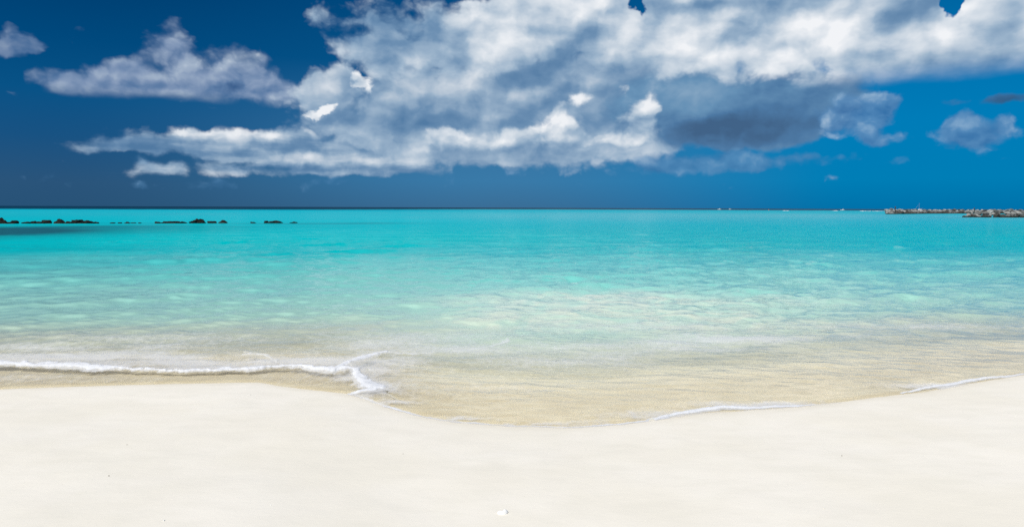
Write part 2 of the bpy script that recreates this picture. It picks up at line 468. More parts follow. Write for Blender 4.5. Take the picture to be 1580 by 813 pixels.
fleck = g.rng(speck, 0.10, 0.06) * g.rng(sr, 0.965, 0.97)
dry = g.mix(fleck * 0.8, dry, g.mix(g.rng(sg_, 0.55, 0.6), (0.26, 0.20, 0.13), (0.82, 0.80, 0.74)))
dry = g.mix(g.rng(sh + (nm - 0.5) * .12, -.22, -.02, 0.0, .40), dry, (.66, .60, .48))      # damp sand just above the water
wetm = g.rng(sh + (nm - 0.5) * 0.10, -0.035, 0.015)
wet = g.mix(g.rng(nm, 0.3, 0.7), (0.63, 0.545, 0.395), (0.72, 0.64, 0.49))
wet = g.mix(g.rng(sh, 0.8, 3.0), wet, (.78, .735, .60))
colr = g.mix(wetm, dry, wet)
h = g.noise(geo, 160.0, 4, 0.65) * 0.5 + g.noise(g.v('MULTIPLY', geo, (1.0, 1.8, 1.0)), 14.0, 4, 0.55) * 1.6
bmp = g.node('ShaderNodeBump', {'Height': h, 'Strength': 0.11, 'Distance': 0.010})
bs = g.node('ShaderNodeBsdfPrincipled', {'Base Color': colr, 'Normal': bmp, 'Roughness': g.rng(wetm, 0, 1, 0.95, 0.45),
                                         'Specular IOR Level': g.rng(wetm, 0, 1, 0.15, 0.35)})
sand_mat = finish(g, bs)
sand = link("beach", sand_me, sand_mat)
tag(sand, kind='structure')

# ---------------------------------------------------------------- the sea
def polyline(pts, z=0.0):
    return np.array([ground(px, py, z) + (w,) for px, py, w in pts])


def along(x, y, pl):
    """Distance to a polyline and the half width there."""
    best = np.full(x.shape, 1e9); wid = np.zeros(x.shape); side = np.zeros(x.shape)
    for (ax_, ay, aw), (bx, by, bw) in zip(pl[:-1], pl[1:]):
        vx, vy = bx - ax_, by - ay
        L = vx * vx + vy * vy + 1e-9
        t = np.clip(((x - ax_) * vx + (y - ay) * vy) / L, 0, 1)
        px_, py_ = ax_ + t * vx, ay + t * vy
        d = np.hypot(x - px_, y - py_)
        m = d < best
        best = np.where(m, d, best); wid = np.where(m, aw + t * (bw - aw), wid)
        side = np.where(m, np.sign(vx * (y - py_) - vy * (x - px_)), side)
    return best, wid, side


# the little breaking wave on the left, its branch, and the tongue of foam where two sheets of water meet
FRONT = polyline([(-160, 560, .20), (0, 564, .20), (50, 566, .19), (100, 568, .17), (150, 571, .13), (200, 573.5, .10), (240, 575.5, .09), (300, 576, .08),
                  (370, 574.5, .08), (420, 571, .11), (455, 571, .15), (480, 574, .15), (515, 577, .14), (548, 576, .14)])
BRANCH = polyline([(525, 574, .12), (540, 564, .12), (555, 556, .13), (575, 550, .10), (590, 544.5, .05)])
TONGUE = polyline([(548, 577, .15), (558, 588, .17), (572, 596, .17), (586, 602, .14), (560, 606, .10), (540, 608, .05)])
THREAD = polyline([(440, 572, .06), (425, 560, .05), (405, 549, .06), (378, 547, .06)])
WISP = polyline([(590, 545, .06), (640, 548, .06), (700, 545, .07), (760, 535, .08), (790, 524, .06)])
RIM = [polyline([(536, 608, .02), (560, 616, .035), (600, 630, .03), (650, 643, .022), (700, 651, .026), (780, 657.5, .024), (880, 660, .022), (960, 655, .026), (1030, 645, .035)]),
       polyline([(1000, 648, .02), (1060, 637, .05), (1110, 631, .06), (1160, 630, .05), (1225, 627, .04), (1262, 624, .01)]),
       polyline([(1390, 607, .01), (1440, 598, .04), (1500, 588, .04), (1560, 580, .03), (1600, 575, .02)])]
# film of old foam lying on the water: centre, half width, half depth (metres along the ground), strength
FILM = [(1130, 524, 1.1, .40, .8), (1040, 530, .9, .4, .5), (700, 540, 1.3, .45, .6), (600, 532, .9, .6, .5), (640, 524, 1.4, .5, .4), (860, 560, 1.2, .35, .4),
        (170, 548, 1.2, .35, .55), (60, 536, 1.2, .30, .6), (250, 535, .9, .4, .4), (420, 558, .7, .25, .55), (930, 545, 1.2, .3, .3), (1420, 505, 2.2, .35, .35),
        (575, 575, .35, .28, .75), (1290, 520, 1.4, .3, .25), (30, 585, 1.4, .16, .25), (240, 524, 1.8, .4, .35), (760, 600, .8, .2, .2),
        (1040, 643, .55, .16, .8), (1180, 626, .7, .12, .7), (1450, 596, .6, .12, .7), (600, 624, .3, .08, .7), (700, 646, .4, .06, .6), (830, 655, .8, .06, .5), (930, 552, .6, .3, .4),
        (880, 535, 1.4, .3, .45), (1060, 540, 1.2, .25, .4), (660, 520, 1.6, .4, .35), (1000, 505, 2.0, .5, .3), (90, 553, 1.3, .3, .9), (300, 563, 1.1, .25, .85), (480, 562, .8, .3, .95), (230, 554, .8, .25, .75), (400, 562, .5, .2, .9), (545, 585, .35, .2, .7), (600, 560, .5, .3, .7)]
# bars of pale sand and beds of dark weed under the water: x, y in metres, half sizes, change of depth / weed strength
BARS = [ground(930, 457) + (2.4, 1.3, 0.9), ground(1030, 490) + (1.6, .5, 0.8), ground(1370, 500) + (1.5, .6, 0.7), ground(1100, 466) + (3.5, 1.0, 0.5), ground(780, 470) + (2.4, 1.4, .35), ground(960, 486) + (3.2, 1.6, .75), ground(760, 502) + (2.6, 1.2, .6), ground(1180, 505) + (2.4, 1.0, .6), ground(560, 512) + (1.8, .7, .45), ground(1500, 508) + (1.8, .8, .5)]
WEED = [ground(20, 357) + (9, 6.5, 1.0), ground(80, 352) + (10, 5, .75), ground(-40, 362) + (9, 6, 1.0), ground(170, 349) + (16, 4, .40),
        ground(330, 345.2) + (18, 1.6, .40), ground(490, 344.6) + (8, 2.0, .45), ground(560, 344) + (9, 4.0, .20), ground(1340, 329.5) + (20, 10, .35), ground(1450, 336) + (10, 2.2, .3)]


def soft_blob(x, y, items):
    t = np.zeros(x.shape)
    for (cx, cy, rx, ry, w) in items:
        t = t + w * np.exp(-(((x - cx) / rx) ** 2 + ((y - cy) / ry) ** 2))
    return t


rs = np.random.RandomState(3)
WAVES = []
for i in range(70):
    lam = 0.09 * (48.0 ** (i / 69.0))
    ang = rs.normal(0, 0.62) + 0.25
    WAVES.append((lam, math.sin(ang), -math.cos(ang), rs.uniform(0, 6.28), 0.0036 * lam ** (0.80 if lam < .7 else 0.5)))


def water_height(x, y, step):
    dep, d = depth_of(x, y)
    wob = 2.4 * fbm(x * .45, y * .55, 3, 31); wob2 = 2.4 * fbm(x * 1.7, y * 2.1, 2, 32)
    calm = 0.35 + 0.65 * sstep(d, 0.3, 7.0)
    gust = 0.65 + 0.9 * (fbm(x * .12, y * .10, 3, 33) + 0.5)
    z = np.zeros(x.shape)
    for lam, kx, ky, ph, a in WAVES:
        k = 6.2832 / lam
        att = np.clip(lam / (3.0 * step) - 0.6, 0, 1) * np.clip((d / lam) * .7, 0.12, 1)
        z += a * att * np.sin(k * (kx * x + ky * y) + ph + wob * (0.8 + .15 / lam) + wob2)
    z *= calm * gust * sstep(d, 0.0, 0.9)
    # long low swells folding over near the shore
    sw = np.sin(6.2832 * (d / 2.1) + 3.5 * fbm(x * .30, y * .22, 3, 35) * 2 + 0.2 * x)
    z += 0.007 * sw * np.abs(sw) * sstep(d, 0.4, 2.2) * sstep(d, 12, 5) * (0.5 + vnoise(x * .5, y * .4, 36))
    z += 0.02 * np.sin(6.2832 * d / 6.0 + 4 * fbm(x * .1, y * .07, 3, 37)) * sstep(d, 3, 9) * sstep(step, .9, .3)
    # the breaking wave
    nd = 0.06 * fbm(x * 3.0, y * 3.0, 3, 38)
    for pl, hgt in ((FRONT, .026), (BRANCH, .020), (TONGUE, .010)):
        b, w, s = along(x, y, pl)
        b = np.abs(b + nd) ; ww = 0.26 + 0 * w
        back = np.where(s > 0, 0.55, 0.17)
        z += hgt * np.exp(-(b / back) ** 2) * sstep(w, .02, .1)
    # a thin sheet of water with a rounded lip at its edge
    z += 0.010 * sstep(d, -0.01, 0.10) + 0.004 * fbm(x * 6, y * 6, 2, 39) * sstep(d, .02, .2)
    z -= 0.03 * sstep(d, 0.0, -0.03)
    return z, dep, d


def polar(r, th):
    RR, TH = np.meshgrid(r, th, indexing='ij')
    return RR * np.sin(TH), RR * np.cos(TH), RR


TH = np.linspace(-R(62), R(62), 1300)
rr = [4.6]
while rr[-1] < 22000.0:
    q = rr[-1]
    rr.append(q + max(0.020, min(q * q / (EYE * 682.0) * 0.45, q * 0.22)))
rr = np.array(rr)
WX, WY, WR = polar(rr, TH)
DR = np.gradient(rr)[:, None] * np.ones_like(WX)
STEP = np.maximum(WR * (TH[1] - TH[0]), DR * 0.7)
WZ, WDEP, WD = water_height(WX, WY, STEP)
weed = soft_blob(WX + 5 * fbm(WX * .05, WY * .05, 3, 51) * 2, WY + 4 * fbm(WX * .08, WY * .08, 3, 52) * 2, WEED)
bars = soft_blob(WX + 0.5 * fbm(WX * .9, WY * .9, 3, 53), WY + 0.8 * fbm(WX * .7, WY * .9, 3, 54), BARS)
weed = np.clip(weed + 0.25 * sstep(WY, 300, 1500) * 0, 0, 1)
bed = WDEP * (1 + 2.2 * sstep(WX / np.maximum(WY, 1), 0.05, -0.6) * sstep(WY, 330, 620)) * (1 + 0.22 * fbm(WX * .22, WY * .25, 4, 55)) 
wind = np.clip(0.22 + 0.62 * sstep(WX / np.maximum(WY, 1), -0.28, 0.30) + 0.5 * fbm(WX * .02, WY * .012, 4, 56), 0.1, 1.2)
keepw = ((WD[:-1, :-1] > -0.12) | (WD[1:, 1:] > -0.12))
sea_me = grid_mesh("sea", WX, WY, WZ, {'depth': bed, 'weed': weed, 'milk': np.clip(bars, 0, 1), 'wind': wind, 'shore': WD}, keepw)

g = material("sea_water")
geo = g.node('ShaderNodeNewGeometry', out='Position')
dep = g.node('ShaderNodeAttribute', out='Fac', attribute_name='depth')
wee = g.node('ShaderNodeAttribute', out='Fac', attribute_name='weed')
win = g.node('ShaderNodeAttribute', out='Fac', attribute_name='wind')
shr = g.node('ShaderNodeAttribute', out='Fac', attribute_name='shore')
px, py, pz = g.sep(geo)
far = g.rng(py, 8.0, 60.0)
flat = g.xyz(px, py * 1.9, 0.0)
r1 = g.noise(flat, 4.2, 3, 0.5, 0.4, dim='2D')
r2 = g.noise(g.xyz(px, py * 1.15, 0.0), 1.9, 4, 0.55, 0.4, dim='2D')
r3 = g.noise(flat, 0.22, 4, 0.6, 0.3, dim='2D')
hgt = r1 * 0.040 + g.noise(flat, 17.0, 2, 0.5, 0.3, dim='2D') * g.rng(py, 8, 14, 0.012, 0.0) + r2 * g.rng(py, 10, 50, 0.022, 0.13) + r3 * g.rng(py, 60, 300, 0.0, 0.55)
bstr = g.m('MULTIPLY', g.m('POWER', win, g.rng(py, 10, 40, 1.0, 1.6)), (g.rng(shr, 0.15, 0.7, 0.03, 0.16) + g.rng(shr, 0.6, 5.0, 0.0, 0.58))) * g.rng(py, 40, 300, 1.0, 0.40)
patch = g.noise(g.xyz(px, py * 1.6, 0.0), .55, 4, .55, .8, dim='2D')
bstr = bstr * g.rng(patch, .38, .64, .35, 1.45)
bmp = g.node('ShaderNodeBump', {'Height': hgt, 'Strength': bstr, 'Distance': 1.0})
# colour of the water itself, by depth: sand-green in the shallows, turquoise, then ocean blue beyond the reef
dl = g.m('LOGARITHM', dep + 0.1, 10.0)            # 0.1 m: -0.7 ... 1 m: 0.04 ... 10 m: 1
body = g.ramp(g.rng(dl, -0.7, 1.4, 0.0, 1.0, smooth=False),
              [(0.0, (.90, .86, .66)), (0.12, (.80, .88, .69)), (0.22, (.46, .75, .61)), (0.34, (.15, .58, .52)), (0.43, (.0, .44, .45)),
               (0.55, (.0, .43, .49)), (0.64, (.0, .35, .44)), (0.72, (.0, .25, .34)), (0.80, (.0, .06, .11)), (1.0, (.0, .03, .065))])
body = g.mix(g.m('MULTIPLY', wee, 0.93, clamp=True), body, (.012, .075, .105))
patch0 = g.noise(g.xyz(px, py * 1.3, 0.0), .9, 5, .6, 1.0, dim='2D')
mil = g.node('ShaderNodeAttribute', out='Fac', attribute_name='milk')
cream = g.mix(g.rng(patch0, .38, .62), (.76, .85, .68), (.83, .84, .67))
body = g.mix(g.m('MULTIPLY', mil, g.rng(patch0,   .3, .65, .45, .75), clamp=True), body, cream)
clear = g.m('EXPONENT', dep * -2.6)
clear = clear * g.rng(shr, 9.0, 3.0, 0.75, 1.0)
dif = g.node('ShaderNodeBsdfDiffuse', {'Color': body, 'Normal': bmp})
tra = g.node('ShaderNodeBsdfTransparent', {'Color': (0.97, 0.985, 0.96, 1)})
under = g.node('ShaderNodeMixShader', {0: clear, 1: dif, 2: tra})
fr = g.node('ShaderNodeFresnel', {'IOR': 1.33, 'Normal': bmp})
gls = g.node('ShaderNodeBsdfGlossy', {'Color': (1, 1, 1, 1), 'Roughness': g.rng(py, 10, 200, 0.06, 0.22), 'Normal': bmp})
pol = g.rng(py, 6, 45, 0.95, 0.0) + g.rng(py, 6, 45, 0.0, 1.0) * g.rng(win, 0.2, 0.95, 0.18, 0.62, smooth=False) * g.rng(py, 80, 420, 1.0, 0.30)
surf = g.node('ShaderNodeMixShader', {0: fr * pol, 1: under, 2: gls})
sea_mat = finish(g, surf)
sea = link("sea", sea_me, sea_mat)
tag(sea, kind='structure')

# ---------------------------------------------------------------- foam riding on the water
FTH = np.linspace(-R(44), R(44), 1500)
frr = [5.6]
while frr[-1] < 15.0: frr.append(frr[-1] + max(0.012, frr[-1] ** 2 / (EYE * 682) * 0.5))
FX, FY, FR = polar(np.array(frr), FTH)
FZ, FDEP, FD = water_height(FX, FY, FR * (FTH[1] - FTH[0]))
jx = FX + 0.05 * fbm(FX * 4, FY * 4, 3, 61) * 2 + .022 * fbm(FX * 20, FY * 20, 3, 62) * 2
jy = FY + 0.10 * fbm(FX * 3, FY * 3, 3, 63) * 2 + .05 * fbm(FX * 18, FY * 18, 3, 64) * 2
mask = np.zeros(FX.shape)
for pl, k, trail in ((FRONT, 1.0, .55), (BRANCH, .85, .35), (TONGUE, .9, .30), (THREAD, .62, .2), (WISP, .50, .3)):
    b, w, s = along(jx, jy, pl)
    w = w * (0.85 + 1.5 * fbm(FX * 2.2, FY * 2.2, 3, 67))
    core = np.clip(1.25 - b / np.maximum(w, .01), 0, 1)
    tail = 0.54 * np.exp(-b / trail) * (s > 0) * sstep(w, .02, .06)
    mask = np.maximum(mask, k * np.maximum(core, tail))
for pl in RIM:
    b, w, s = along(FX * .75 + jx * .25, FY * .75 + jy * .25, pl)
    mask = np.maximum(mask, 0.80 * np.clip(1.3 - b / np.maximum(w, .006), 0, 1))
film = np.zeros(FX.shape)
for (cx, cy, rx, ry, w) in FILM:
    ex, ey = ground(cx, cy)
    film = np.maximum(film, w * np.exp(-(((jx - ex) / rx) ** 2 + ((jy - ey) / ry) ** 2)))
film *= 0.55 + 0.9 * (fbm(FX * 1.4, FY * 2.2, 4, 65) + .5)
cover = np.clip(np.maximum(mask, 0.62 * film), 0, 1) * sstep(FD, -0.07, -0.01)
lump = sstep(mask, .35, 1.0)
FZ = np.maximum(FZ, -FDEP) + 0.004 + lump * (0.010 + 0.030 * (fbm(FX * 9, FY * 9, 4, 66) + .35)) * np.clip(1 - FD * 0, 0, 1)
rim_thin = sstep(FD, .12, .02)
FZ -= rim_thin * lump * 0.02
keepf = (cover[:-1, :-1] > .03) | (cover[1:, 1:] > .03)
foam_me = grid_mesh("sea_foam", FX, FY, FZ, {'cover': cover, 'lump': lump}, keepf)
g = material("foam")
geo = g.node('ShaderNodeNewGeometry', out='Position')
cov = g.node('ShaderNodeAttribute', out='Fac', attribute_name='cover')
cell = g.node('ShaderNodeTexVoronoi', {'Vector': g.v('MULTIPLY', geo, (1.0, .8, 1.0)), 'Scale': 11.0, 'Detail': 2.0, 'Roughness': 0.6}, out=0, feature='F1')
fbub = g.noise(geo, 9.0, 6, 0.65)
lace = cell * 0.55 + fbub * 0.65
thick = g.rng(cov * 1.30 - (1.0 - lace) * 1.0, 0.04, 0.40)
thin = g.rng(cov - (1.0 - lace) * 0.35, -0.05, 0.45) * 0.62
alpha = g.m('MAXIMUM', thick * g.rng(cov, 0.45, 0.75), thin)
bmp = g.node('ShaderNodeBump', {'Height': g.noise(geo, 70.0, 4, .65), 'Strength': 0.5, 'Distance': 0.012})
dif = g.node('ShaderNodeBsdfDiffuse', {'Color': (.83, .845, .88, 1), 'Normal': bmp})
tlu = g.node('ShaderNodeBsdfTranslucent', {'Color': (.83, .845, .88, 1), 'Normal': bmp})
wh = g.node('ShaderNodeMixShader', {0: 0.25, 1: dif, 2: tlu})
fo = g.node('ShaderNodeMixShader', {0: alpha, 1: g.node('ShaderNodeBsdfTransparent'), 2: wh})
foam_mat = finish(g, fo)
foam = link("sea_foam", foam_me, foam_mat)
tag(foam, "lacy white foam along the edge of the breaking wave and the waterline", "foam", kind='stuff')

# ---------------------------------------------------------------- rocks and breakwaters
def rock_mesh(name, seed, rough=0.22, cuts=9, flat=0.75, sub=3):
    rnd = random.Random(seed)
    bm = bmesh.new()
    bmesh.ops.create_icosphere(bm, subdivisions=sub, radius=1.0)
    planes = []
    for _ in range(cuts):
        n = Vector((rnd.gauss(0, 1), rnd.gauss(0, 1), rnd.gauss(0, .8))).normalized()
        planes.append((n, rnd.uniform(0.55, 0.85)))
    co = np.array([v.co[:] for v in bm.verts])
    for n, dd in planes:
        k = co @ np.array(n) - dd
        co -= np.where(k > 0, k, 0)[:, None] * np.array(n)[None] * 0.92
    for f, a in ((1.6, 1.0), (3.7, .55), (8.0, .3)):
        nz = (vnoise(co[:, 0] * f + seed, co[:, 1] * f + co[:, 2] * 1.7 * f, seed) - .5) + (vnoise(co[:, 2] * f - seed, co[:, 0] * f - co[:, 1] * f, seed + 9) - .5)
        co *= (1 + rough * a * nz)[:, None]
    co[:, 2] *= flat
    for v, c in zip(bm.verts, co): v.co = c
    me = bpy.data.meshes.new(name); bm.to_mesh(me); bm.free()
    return me


def rock_material(name, ca, cb, cc, wet_z):
    g = material(name)
    geo = g.node('ShaderNodeNewGeometry', out='Position')
    loc = g.node('ShaderNodeTexCoord', out='Object')
    rnd = g.node('ShaderNodeObjectInfo', out='Random')
    x, y, z = g.sep(geo)
    n = g.noise(geo, 2.2, 6, .62); n2 = g.noise(geo, 9.0, 5, .65)
    c = g.mix(g.rng(n, .36, .64), ca, cb)
    c = g.mix(g.rng(n2, .55, .72, 0, .7), c, cc)
    c = g.mix(g.rng(rnd, 0, 1, 0.0, 0.55, smooth=False), c, ca)
    c = g.mix(g.rng(z + (n - .5) * .35, wet_z + .12, wet_z - .12), c, (.022, .020, .015))
    b = g.node('ShaderNodeBump', {'Height': n2 * .6 + n, 'Strength': .7, 'Distance': .12})
    return finish(g, g.node('ShaderNodeBsdfPrincipled', {'Base Color': c, 'Roughness': .9, 'Normal': b, 'Specular IOR Level': .2}))


pale_stone = rock_material("pale_limestone", (.22, .222, .21), (.42, .42, .39), (.10, .10, .095), .34)
grey_stone = rock_material("grey_limestone", (.085, .087, .083), (.19, .192, .182), (.055, .05, .042), .38)
dark_stone = rock_material("dark_reef_rock", (.008, .008, .007), (.028, .025, .018), (.075, .065, .042), .10)
dark_stone2 = rock_material("dark_boulder", (.035, .033, .030), (.085, .08, .068), (.02, .018, .015), .3)
SHAPES = [rock_mesh("boulder", 100 + k) for k in range(10)]
CRAGS = [rock_mesh("reef_rock", 300 + k, rough=.42, cuts=5, flat=.8, sub=4) for k in range(7)]


def place_rock(name, me, mat, loc, size, rot, label, cat, group):
    o = bpy.data.objects.new(name, me)
    COL.objects.link(o)
    if not me.materials: me.materials.append(mat)
    o.material_slots[0].link = 'OBJECT'; o.material_slots[0].material = mat
    o.location = loc; o.scale = size; o.rotation_euler = rot
    return tag(o, label, cat, group)


# the broken line of dark reef rocks on the left: pixel x, width, top y, label
REEF = [(5, 13, 338.8, "dark rounded reef rock at the left edge of the photo, far from shore"),
        (16, 10, 342.8, "low dark rock slab just right of the leftmost reef rock"),
        (26, 9, 341.0, "small dark rock hump between two low slabs, second hump from the left edge"),
        (39, 13, 342.2, "low flat dark slab left of the pale-footed reef rock"),
        (52, 12, 341.6, "dark reef rock with pale stone showing at its foot"),
        (62, 9, 342.0, "narrow low dark rock between the pale-footed rock and a tall hump"),
        (74, 15, 339.6, "tall dark hump standing left of the square-topped reef rock"),
        (94, 15, 340.0, "square-topped dark reef rock standing apart with gaps on both sides"),
        (110, 9, 342.0, "low dark rock at the left foot of the long double reef rock"),
        (120, 14, 340.0, "left half of the long double reef rock, dark and rounded"),
        (136, 18, 339.9, "right half of the long double reef rock, dark with a flat back"),
        (148, 9, 342.4, "small tapering dark rock ending the main reef row on its right"),
        (177, 6, 343.2, "tiny rock knob awash, first one in the gap right of the main reef row"),
        (186, 5, 343.2, "tiniest dark knob awash between two other knobs in the reef gap"),
        (197, 7, 343.0, "small rock awash beside a pale flat stone in the reef gap"),
        (244, 9, 342.4, "low dark rock at the left end of the middle reef cluster"),
        (262, 22, 342.0, "long flat dark slab in the middle reef cluster"),
        (283, 8, 341.6, "small pointed dark rock between the long slab and the tallest reef rock"),
        (296, 9, 341.2, "dark rock leaning against the left of the tallest reef rock"),
        (309, 17, 337.9, "tallest dark peaked rock of the reef, in the middle cluster"),
        (326, 16, 341.3, "low dark rock just right of the tallest reef rock"),
        (342, 12, 341.2, "dark rock at the right end of the middle reef cluster"),
        (391, 7, 342.6, "small rock awash alone between the middle and right reef clusters"),
        (412, 5, 341.2, "small dark stub left of the long dark rock at the reef's right end"),
        (427, 20, 340.2, "long flat-topped dark rock in the right reef cluster"),
        (452, 9, 342.4, "last small dark rock at the right end of the reef")]
rnd = random.Random(8)
for i, (px, w, top, lab) in enumerate(REEF):
    base = 345.3 - (px / 450.0) * 0.9
    x, y = ground(px, base)
    y += rnd.uniform(-.4, .4)
    k = math.hypot(x, y) / FPX * math.hypot(1, (px - 790) / FPX) / math.hypot(1, (px - 790) / FPX)
    wid = w * y / FPX / 2 * 1.08
    hgt = (base - top) * y / FPX
    place_rock("reef_rock", CRAGS[i % len(CRAGS)], dark_stone, (x, y, hgt * .06), (wid, max(wid * .7, .5), hgt * 1.28), (0, 0, rnd.uniform(-.5, .5)), lab, "rock",
               "dark rocks of the broken reef")
for px, py, w, lab in ((209, 344.6, 11, "pale flat stone awash in the reef gap, longer of two"), (219, 344.7, 6, "pale flat stone awash in the reef gap, shorter of two"),
                       (52, 344.9, 4, "small pale stone at the foot of a dark reef rock"), (455, 344.4, 3, "small pale stone beside the last reef rock"), (334, 344.4, 4, "pale stone wedged low between two dark reef rocks")):
    x, y = ground(px, py)
    y -= .5
    place_rock("pale_stone", SHAPES[3], pale_stone, (x, y, .02), (w * y / FPX / 2, .35, .17), (0, 0, .2), lab, "rock", "pale stones along the reef")

# two stone breakwaters on the right, every boulder its own object
TONES = {'pale': pale_stone, 'grey': grey_stone, 'dark': dark_stone2}


def pile(which, line, half, height, size, n_rows, seed, labels):
    rnd = random.Random(seed)
    pts = [Vector(ground(px, py)).to_3d() for px, py in line]
    total = sum((b - a).length for a, b in zip(pts[:-1], pts[1:]))
    for row in range(n_rows):
        f = row / (n_rows - 1)                      # 0 front foot ... 1 back crest
        s = rnd.uniform(0, size)
        while s < total:
            q = s
            for a, b in zip(pts[:-1], pts[1:]):
                L = (b - a).length
                if q <= L:
                    c = a.lerp(b, q / L); dirv = (b - a).normalized(); break
                q -= L
            nrm = Vector((-dirv.y, dirv.x, 0))
            if nrm.y < 0: nrm = -nrm
            taper = min(1.0, .15 + s / (size * 7.0))
            c = c + nrm * (f * half * taper) + Vector((rnd.uniform(-.3, .3), rnd.uniform(-.3, .3), 0)) * size
            r = size * rnd.uniform(.38, .76) * (.55 + .45 * taper) * (1.1 if row == 0 else 1.0)
            z = height * taper * (f * .9) + rnd.uniform(-.12, .10) * size
            u = rnd.random()
            tone = ('dark' if u < .45 else 'grey' if u < .9 else 'pale') if f < .4 else ('pale' if u < .42 else 'grey' if u < .80 else 'dark')
            lab = labels[0 if f < .4 else (1 if f < .8 else 2)].replace('TONE', {'pale': 'pale whitish', 'grey': 'grey', 'dark': 'dark'}[tone])
            place_rock("boulder", SHAPES[rnd.randrange(10)], TONES[tone], (c.x, c.y, z), (r * rnd.uniform(.9, 1.35), r * rnd.uniform(.8, 1.1), r * rnd.uniform(.8, 1.15)),
                       (rnd.uniform(-.6, .6), rnd.uniform(-.6, .6), rnd.uniform(0, 6.28)), lab, "boulder", f"{tone} boulders of the {which} breakwater, {('foot', 'flank', 'crest')[0 if f < .4 else (1 if f < .8 else 2)]} row")
            s += size * rnd.uniform(.72, 1.0)


pile("far", [(1371, 330.6), (1430, 329.9), (1500, 329.6), (1590, 329.8)], 3.2, 1.25, 1.75, 3, 21,
     ["TONE boulder along the waterline of the farther breakwater", "TONE boulder on the flank of the farther breakwater", "TONE boulder on the crest of the farther breakwater"])
pile("near", [(1486, 335.4), (1540, 335.7), (1592, 335.9)], 3.2, 1.6, 1.3, 4, 22,
     ["TONE boulder along the waterline of the nearer breakwater", "TONE boulder on the flank of the nearer breakwater", "TONE boulder on the crest of the nearer breakwater"])

# ---------------------------------------------------------------- marker posts, boats, buoys
def plain(name, col, rough=.5, spec=.4, metal=0.0):
    g = material(name)
    geo = g.node('ShaderNodeTexCoord', out='Object')
    n = g.noise(geo, 6.0, 4, .6)
    c = g.mix(g.rng(n, .3, .7, 0, .35), col, tuple(v * .72 for v in col))
    return finish(g, g.node('ShaderNodeBsdfPrincipled', {'Base Color': c, 'Roughness': rough, 'Specular IOR Level': spec, 'Metallic': metal}))


WHITE = plain("white_gelcoat", (.80, .80, .78), .3)
GLASSD = plain("dark_glazing", (.02, .03, .04), .1)
TIMBER = plain("weathered_timber", (.045, .040, .032), .9)
RUST = plain("rusty_steel", (.10, .06, .04), .7)
ALU = plain("grey_spar", (.35, .36, .37), .4)
ORANGE = plain("orange_float", (.62, .17, .03), .5)
BLACK = plain("black_engine", (.02, .02, .022), .4)
BLUE = plain("blue_canvas", (.03, .07, .16), .8)


def empty(name, loc, rz=0.0):
    o = bpy.data.objects.new(name, None); COL.objects.link(o)
    o.location = loc; o.rotation_euler = (0, 0, rz); o.empty_display_size = .3
    return o


def tube(bm, a, b, r0, r1, seg=10):
    a, b = Vector(a), Vector(b)
    ax_ = (b - a).normalized()
    s = ax_.orthogonal().normalized(); t = ax_.cross(s)
    rings = []
    for p, r in ((a, r0), (b, r1)):
        rings.append([bm.verts.new(p + (s * math.cos(6.28319 * k / seg) + t * math.sin(6.28319 * k / seg)) * r) for k in range(seg)])
    for k in range(seg):
        bm.faces.new((rings[0][k], rings[0][(k + 1) % seg], rings[1][(k + 1) % seg], rings[1][k]))
    bm.faces.new(rings[0][::-1]); bm.faces.new(rings[1])


def loft(bm, secs, cap=True):
    rows = [[bm.verts.new(p) for p in s] for s in secs]
    n = len(rows[0])
    for a, b in zip(rows[:-1], rows[1:]):
        for k in range(n): bm.faces.new((a[k], a[(k + 1) % n], b[(k + 1) % n], b[k]))
    if cap: bm.faces.new(rows[0][::-1]); bm.faces.new(rows[-1])


def part(name, bm, mat, parent, bevel=0.0):
    bmesh.ops.recalc_face_normals(bm, faces=bm.faces)
    if bevel: bmesh.ops.bevel(bm, geom=list(bm.edges), offset=bevel, segments=2, affect='EDGES', profile=.6)
    me = bpy.data.meshes.new(name); bm.to_mesh(me); bm.free()
    return link(name, me, mat, parent)


def hull_sections(L, B, D, free, n=11, tumble=.75):
    secs = []
    for i in range(n):
        t = i / (n - 1)                           # stern 0 ... bow 1
        y = (t - .45) * L
        b = B / 2 * (0.86 + .14 * math.sin(t * 3.1)) * (1 - max(0, (t - .5) / .5) ** 2.2 * .96)
        sheer = free * (1 + .45 * max(0, t - .3) ** 1.5)
        keel = -D * (1 - max(0, (t - .75) / .25) ** 2)
        secs.append([(-b, y, sheer), (-b * .96, y, sheer * .35), (-b * tumble, y, 0), (0, y, keel), (b * tumble, y, 0), (b * .96, y, sheer * .35), (b, y, sheer), (0, y, sheer + .03)])
    return secs


def at(px, dist, z=0.0):
    d = direction(px, 330)
    return (d.x / d.y * dist, dist, z)


